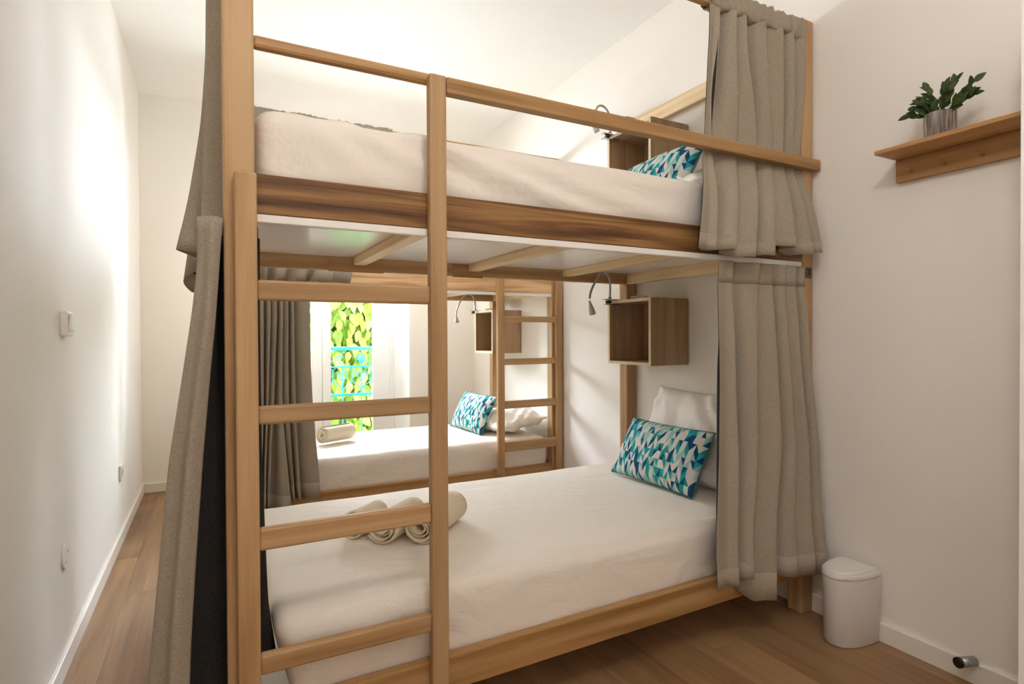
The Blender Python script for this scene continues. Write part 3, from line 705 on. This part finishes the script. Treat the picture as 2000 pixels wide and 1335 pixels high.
# ------------------------------------------------------------ wall boxes and clip lamps
def wall_box(x0, x1, y0, y1, z0, z1, label):
    t = .016; b = thing('wall_box', ((x0+x1)/2, (y0+y1)/2, z0), label, 'shelf box', 'open wall boxes at the bed heads')
    e = .0012
    wbox('side_panel', x0, x1, y0, y0+t, z0, z1, 'oak', b, .001, 2); wbox('side_panel', x0, x1, y1-t, y1, z0, z1, 'oak', b, .001, 2)
    wbox('top_panel', x0, x1, y0+t, y1-t, z1-t, z1, 'oak', b, .001, 1); wbox('bottom_panel', x0, x1, y0+t, y1-t, z0, z0+t, 'oak', b, .001, 1)
    wbox('back_panel', x1-.008, x1, y0+t, y1-t, z0+t, z1-t, 'oak', b, 0, 2)
    for nm, a in (('edge_band', (x0-e, x0, y0, y0+t, z0, z1)), ('edge_band', (x0-e, x0, y1-t, y1, z0, z1)), ('edge_band', (x0-e, x0, y0+t, y1-t, z1-t, z1)), ('edge_band', (x0-e, x0, y0+t, y1-t, z0, z0+t))):
        wbox(nm, *a, 'oakcut', b, 0)
    cyl('bracket', (x1-.016, y0+.045, z1-.05), (x1-.008, y0+.045, z1-.05), .011, M['steel'], b, 16)
    return b
wall_box(1.933, 2.185, 2.177, 2.523, .984, 1.327, 'open wooden cube on the wall above the near lower bunk')
wall_box(1.935, 2.185, 3.981, 4.313, 1.002, 1.342, 'open wooden cube on the wall above the far lower bunk')
wall_box(1.933, 2.185, 2.175, 2.521, 1.884, 2.222, 'open wooden cube on the wall above the near upper bunk')
def clip_lamp(bx, by, bz, arm, head0, head1, label, yside=-1):
    """arm: points from the clip up and over; bz top face of the box it clips on"""
    l = thing('clip_lamp', (bx, by, bz), label, 'lamp', 'gooseneck clip lamps')
    tube('gooseneck', arm, .0058, M['steel'], l, 10, 6)
    d = (Vector(head1)-Vector(head0)).normalized(); h0, h1 = Vector(head0), Vector(head1)
    hd = tube('lamp_head', [h0-d*.012, h0, h0.lerp(h1, .35), h0.lerp(h1, .7), h1], .01, M['greyplastic'], l, 16, 4, radii=[.006, .007, .012, .017, .0185])
    cyl('lens', h1-d*.001, h1+d*.0015, .013, M['dark'], hd, 16)
    # spring clip with two jaws and finger grips
    x0 = bx-.055
    a = box('clip_jaw', x0, bx+.05, by-.014, by+.014, bz+.002, bz+.007, M['chrome'], l, .002)
    b = box('clip_jaw', x0, bx+.05, by-.014, by+.014, bz-.0245, bz-.0195, M['chrome'], l, .002)
    cyl('clip_pivot', (bx-.022, by-.016, bz-.008), (bx-.022, by+.016, bz-.008), .009, M['dark'], l, 14)
    cyl('collar', (arm[0][0], arm[0][1], bz+.004), (arm[0][0], arm[0][1], bz+.018), .010, M['steel'], l, 14)
    return l
clip_lamp(1.930, 2.485, 1.3275, [(1.917, 2.485, 1.338), (1.921, 2.487, 1.40), (1.918, 2.49, 1.444), (1.901, 2.492, 1.470), (1.878, 2.495, 1.477), (1.854, 2.497, 1.462), (1.826, 2.5, 1.418), (1.801, 2.5, 1.370), (1.794, 2.5, 1.335)],
          (1.796, 2.5, 1.312), (1.812, 2.497, 1.250), 'grey gooseneck lamp clipped to the cube above the near lower bunk')
clip_lamp(1.930, 4.290, 1.3425, [(1.926, 4.29, 1.352), (1.928, 4.3, 1.417), (1.904, 4.3, 1.471), (1.867, 4.3, 1.480), (1.831, 4.3, 1.466), (1.794, 4.3, 1.410), (1.768, 4.3, 1.351), (1.762, 4.3, 1.31)],
          (1.762, 4.3, 1.296), (1.767, 4.3, 1.248), 'grey gooseneck lamp clipped to the cube above the far lower bunk')
clip_lamp(1.930, 2.49, 2.2225, [(1.925, 2.49, 2.233), (1.932, 2.495, 2.30), (1.925, 2.5, 2.344), (1.90, 2.5, 2.372), (1.873, 2.5, 2.379), (1.85, 2.5, 2.368), (1.836, 2.5, 2.340), (1.822, 2.5, 2.30)],
          (1.82, 2.5, 2.28), (1.845, 2.5, 2.232), 'grey gooseneck lamp on the upper bunk, its arch above the guard rail')
def coil(x, y, z, label):
    t = thing('cable_coil', (x, y, z), label, 'cable', 'coiled lamp cables')
    pts = []
    for k in range(61):
        a = k/60*2*math.pi*3; pts.append((x+(.026+.003*math.sin(a*2.3))*math.cos(a), y+(.048+.004*math.cos(a*1.7))*math.sin(a), z+.005+.008*k/60))
    tube('cord', pts, .0036, M['greyplastic'], t, 6, 1)
    box('usb_plug', x-.02, x+.005, y-.07, y-.028, z+.001, z+.010, M['steel'], t, .002)
    return t
coil(1.985, 2.33, 1.3275, 'coiled grey lamp cable on top of the near lower cube')
coil(1.985, 4.14, 1.3425, 'coiled grey lamp cable on top of the far lower cube')

# ------------------------------------------------------------ things on the right wall
sh = thing('wall_shelf', (2.11, .9, 1.77), 'bamboo wall shelf with a peg board under it, top right', 'shelf')
wbox('shelf_board', 2.036, 2.190, .62, 1.160, 1.756, 1.770, 'bamboo', sh, .002)
wbox('peg_board', 2.168, 2.190, .62, 1.160, 1.677, 1.7555, 'bamboo', sh, .002)
for yy in (1.107, 1.005, .899, .79): cyl('peg', (2.168, yy, 1.704), (2.140, yy, 1.712), .005, wood('bamboo', 0), sh, 12, .001)
wbox('upright', 2.172, 2.190, .70, .805, 1.771, 2.0, 'bamboo', sh, .002)
pp = thing('potted_plant', (2.095, .985, 1.7705), 'small leafy plant in a ribbed whitewashed pot on the shelf', 'plant')
bm = bmesh.new(); rg = []; prof = [(.0, 0), (.038, 0), (.041, .004), (.043, .04), (.044, .078), (.042, .080), (.039, .076), (.038, .062), (0, .060)]; NS = 96
for r, z in prof[1:-1]:
    rg.append([bm.verts.new((r*(1+(.025 if k % 4 < 2 else -.02)*(.004 < z < .077 and r > .0395))*math.cos(2*math.pi*k/NS), r*(1+(.025 if k % 4 < 2 else -.02)*(.004 < z < .077 and r > .0395))*math.sin(2*math.pi*k/NS), z)) for k in range(NS)])
for a, b in zip(rg, rg[1:]):
    for k in range(NS): bm.faces.new((a[k], a[(k+1) % NS], b[(k+1) % NS], b[k]))
bm.faces.new(rg[0][::-1]); bm.faces.new(rg[-1])
link('pot', bm_mesh(bm), M['pot'], pp, (2.095, .985, 1.7705))
hl = leaf_mesh(.58, .22, .2); hl.materials.append(M['houseleaf'])
for p in hl.polygons: p.use_smooth = True
# stems reach along the shelf and up
cx, cy, cz = 2.085, .985, 1.835
ends = [(-.02, .055, .045), (-.03, .066, .022), (.0, .05, .075), (-.02, -.03, .085), (-.03, -.065, .088), (-.02, -.105, .07), (-.01, -.10, .035), (-.035, .015, .085), (-.03, .04, .055), (-.04, -.05, .06), (.01, -.08, .05), (.02, .03, .06)]
rp_ = random.Random(11)
for ex, ey, ez in ends:
    p0 = Vector((cx+ex*.2, cy+ey*.15, cz-.005)); p2 = Vector((cx+ex, cy+ey, cz+ez)); p1 = (p0+p2)/2+Vector((0, 0, .014))
    st = tube('stem', [p0, p1, p2], .0013, M['houseleaf'], pp, 5, 3); d = (p2-p1).normalized()
    for k in range(7):
        t = .25+.125*k; q = (p0*(1-t)**2+p1*2*t*(1-t)+p2*t*t) if t < 1 else p2
        sgn = 1 if k % 2 else -1; sd = Vector((-.35, sgn*.8*rp_.uniform(.5, 1), rp_.uniform(-.1, .8)))
        dd = (d*1.0+sd*.9).normalized() if k < 6 else d
        place_leaf(hl, 'leaf', pp, q, dd, rp_.uniform(.026, .038), rp_.uniform(-.6, .6), (-.8, -.4, .5))
# waste bin: D shaped, flat back to the wall
def d_outline(sx, sy, n=40, e=2.4):
    pts = []
    for k in range(n+1):       # rounded front towards -X
        a = math.pi/2+math.pi*k/n; pts.append((-abs(math.cos(a))**(2/e)*sx, math.copysign(abs(math.sin(a))**(2/e), math.sin(a))*sy))
    return pts
bn = thing('waste_bin', (2.172, 1.286, 0), 'white oval swing-lid waste bin on the floor by the right wall', 'bin')
def loft(name, layers, mat, parent, org, cap=True):
    bm = bmesh.new(); R = [[bm.verts.new((x, y, z)) for x, y in pts] for pts, z in layers]; n = len(R[0])
    for a, b in zip(R, R[1:]):
        for k in range(n): bm.faces.new((a[k], a[(k+1) % n], b[(k+1) % n], b[k]))
    if cap: bm.faces.new(R[0][::-1]); bm.faces.new(R[-1])
    bmesh.ops.recalc_face_normals(bm, faces=bm.faces[:])
    o = link(name, bm_mesh(bm), mat, parent, org, True)
    md = o.modifiers.new('e', 'EDGE_SPLIT'); md.split_angle = math.radians(45); return o
def dd_(sx, sy, r=.012):
    p = d_outline(sx, sy); return [(0, sy*.96), (-.004, sy)]+[(x-.010, y) for x, y in p]+[(-.004, -sy), (0, -sy*.96)]
BO = (2.172, 1.286, .001)
loft('bin_body', [(dd_(.160, .068), 0), (dd_(.166, .072), .006), (dd_(.172, .078), .246)], M['binplastic'], bn, BO)
loft('lid_rim', [(dd_(.170, .077), .2465), (dd_(.174, .0795), .250), (dd_(.174, .0795), .262), (dd_(.168, .075), .269)], M['binplastic'], bn, BO)
lid = [(x*.93-.006, y*.88) for x, y in dd_(.170, .073)]
loft('swing_lid', [(lid, .2695), ([(x*.985, y*.985) for x, y in lid], .273)], M['whiteplastic'], bn, BO)
ds = thing('door_stop', (2.14, .93, .08), 'round metal door stop with black rubber tip on the baseboard', 'door stop')
cyl('stop_body', (2.1765, .921, .078), (2.122, .936, .080), .0155, M['steel'], ds, 24, .001)
cyl('rubber_tip', (2.1215, .9361, .080), (2.110, .9393, .0805), .0165, M['dark'], ds, 24, .002)
# ------------------------------------------------------------ things on the left wall
sw = thing('light_switch', (XL, 2.47, 1.18), 'white light switch on the left wall', 'switch')
box('switch_housing', XL, XL+.022, 2.425, 2.515, 1.142, 1.228, M['whiteplastic'], sw, .005)
r_ = box('rocker', XL+.022, XL+.030, 2.437, 2.503, 1.158, 1.218, M['pvc'], sw, .004); r_.rotation_euler.y = .06
so = thing('wall_socket', (XL, 3.80, .39), 'small white socket low on the far part of the left wall', 'socket')
box('faceplate', XL, XL+.012, 3.76, 3.85, .348, .432, M['whiteplastic'], so, .003)
cyl('socket_well', (XL+.0122, 3.805, .39), (XL+.0135, 3.805, .39), .022, M['greyplastic'], so, 20)
cp = thing('blanking_plate', (XL, 2.45, .383), 'round white screwed blanking plate low on the left wall', 'cover plate')
cyl('disc', (XL, 2.45, .383), (XL+.006, 2.45, .383), .043, M['wall_cool'], cp, 40, .001)
for dy, dz in ((-.012, -.018), (.022, .012)): cyl('screw', (XL+.006, 2.45+dy, .383+dz), (XL+.0075, 2.45+dy, .383+dz), .0035, M['steel'], cp, 10)
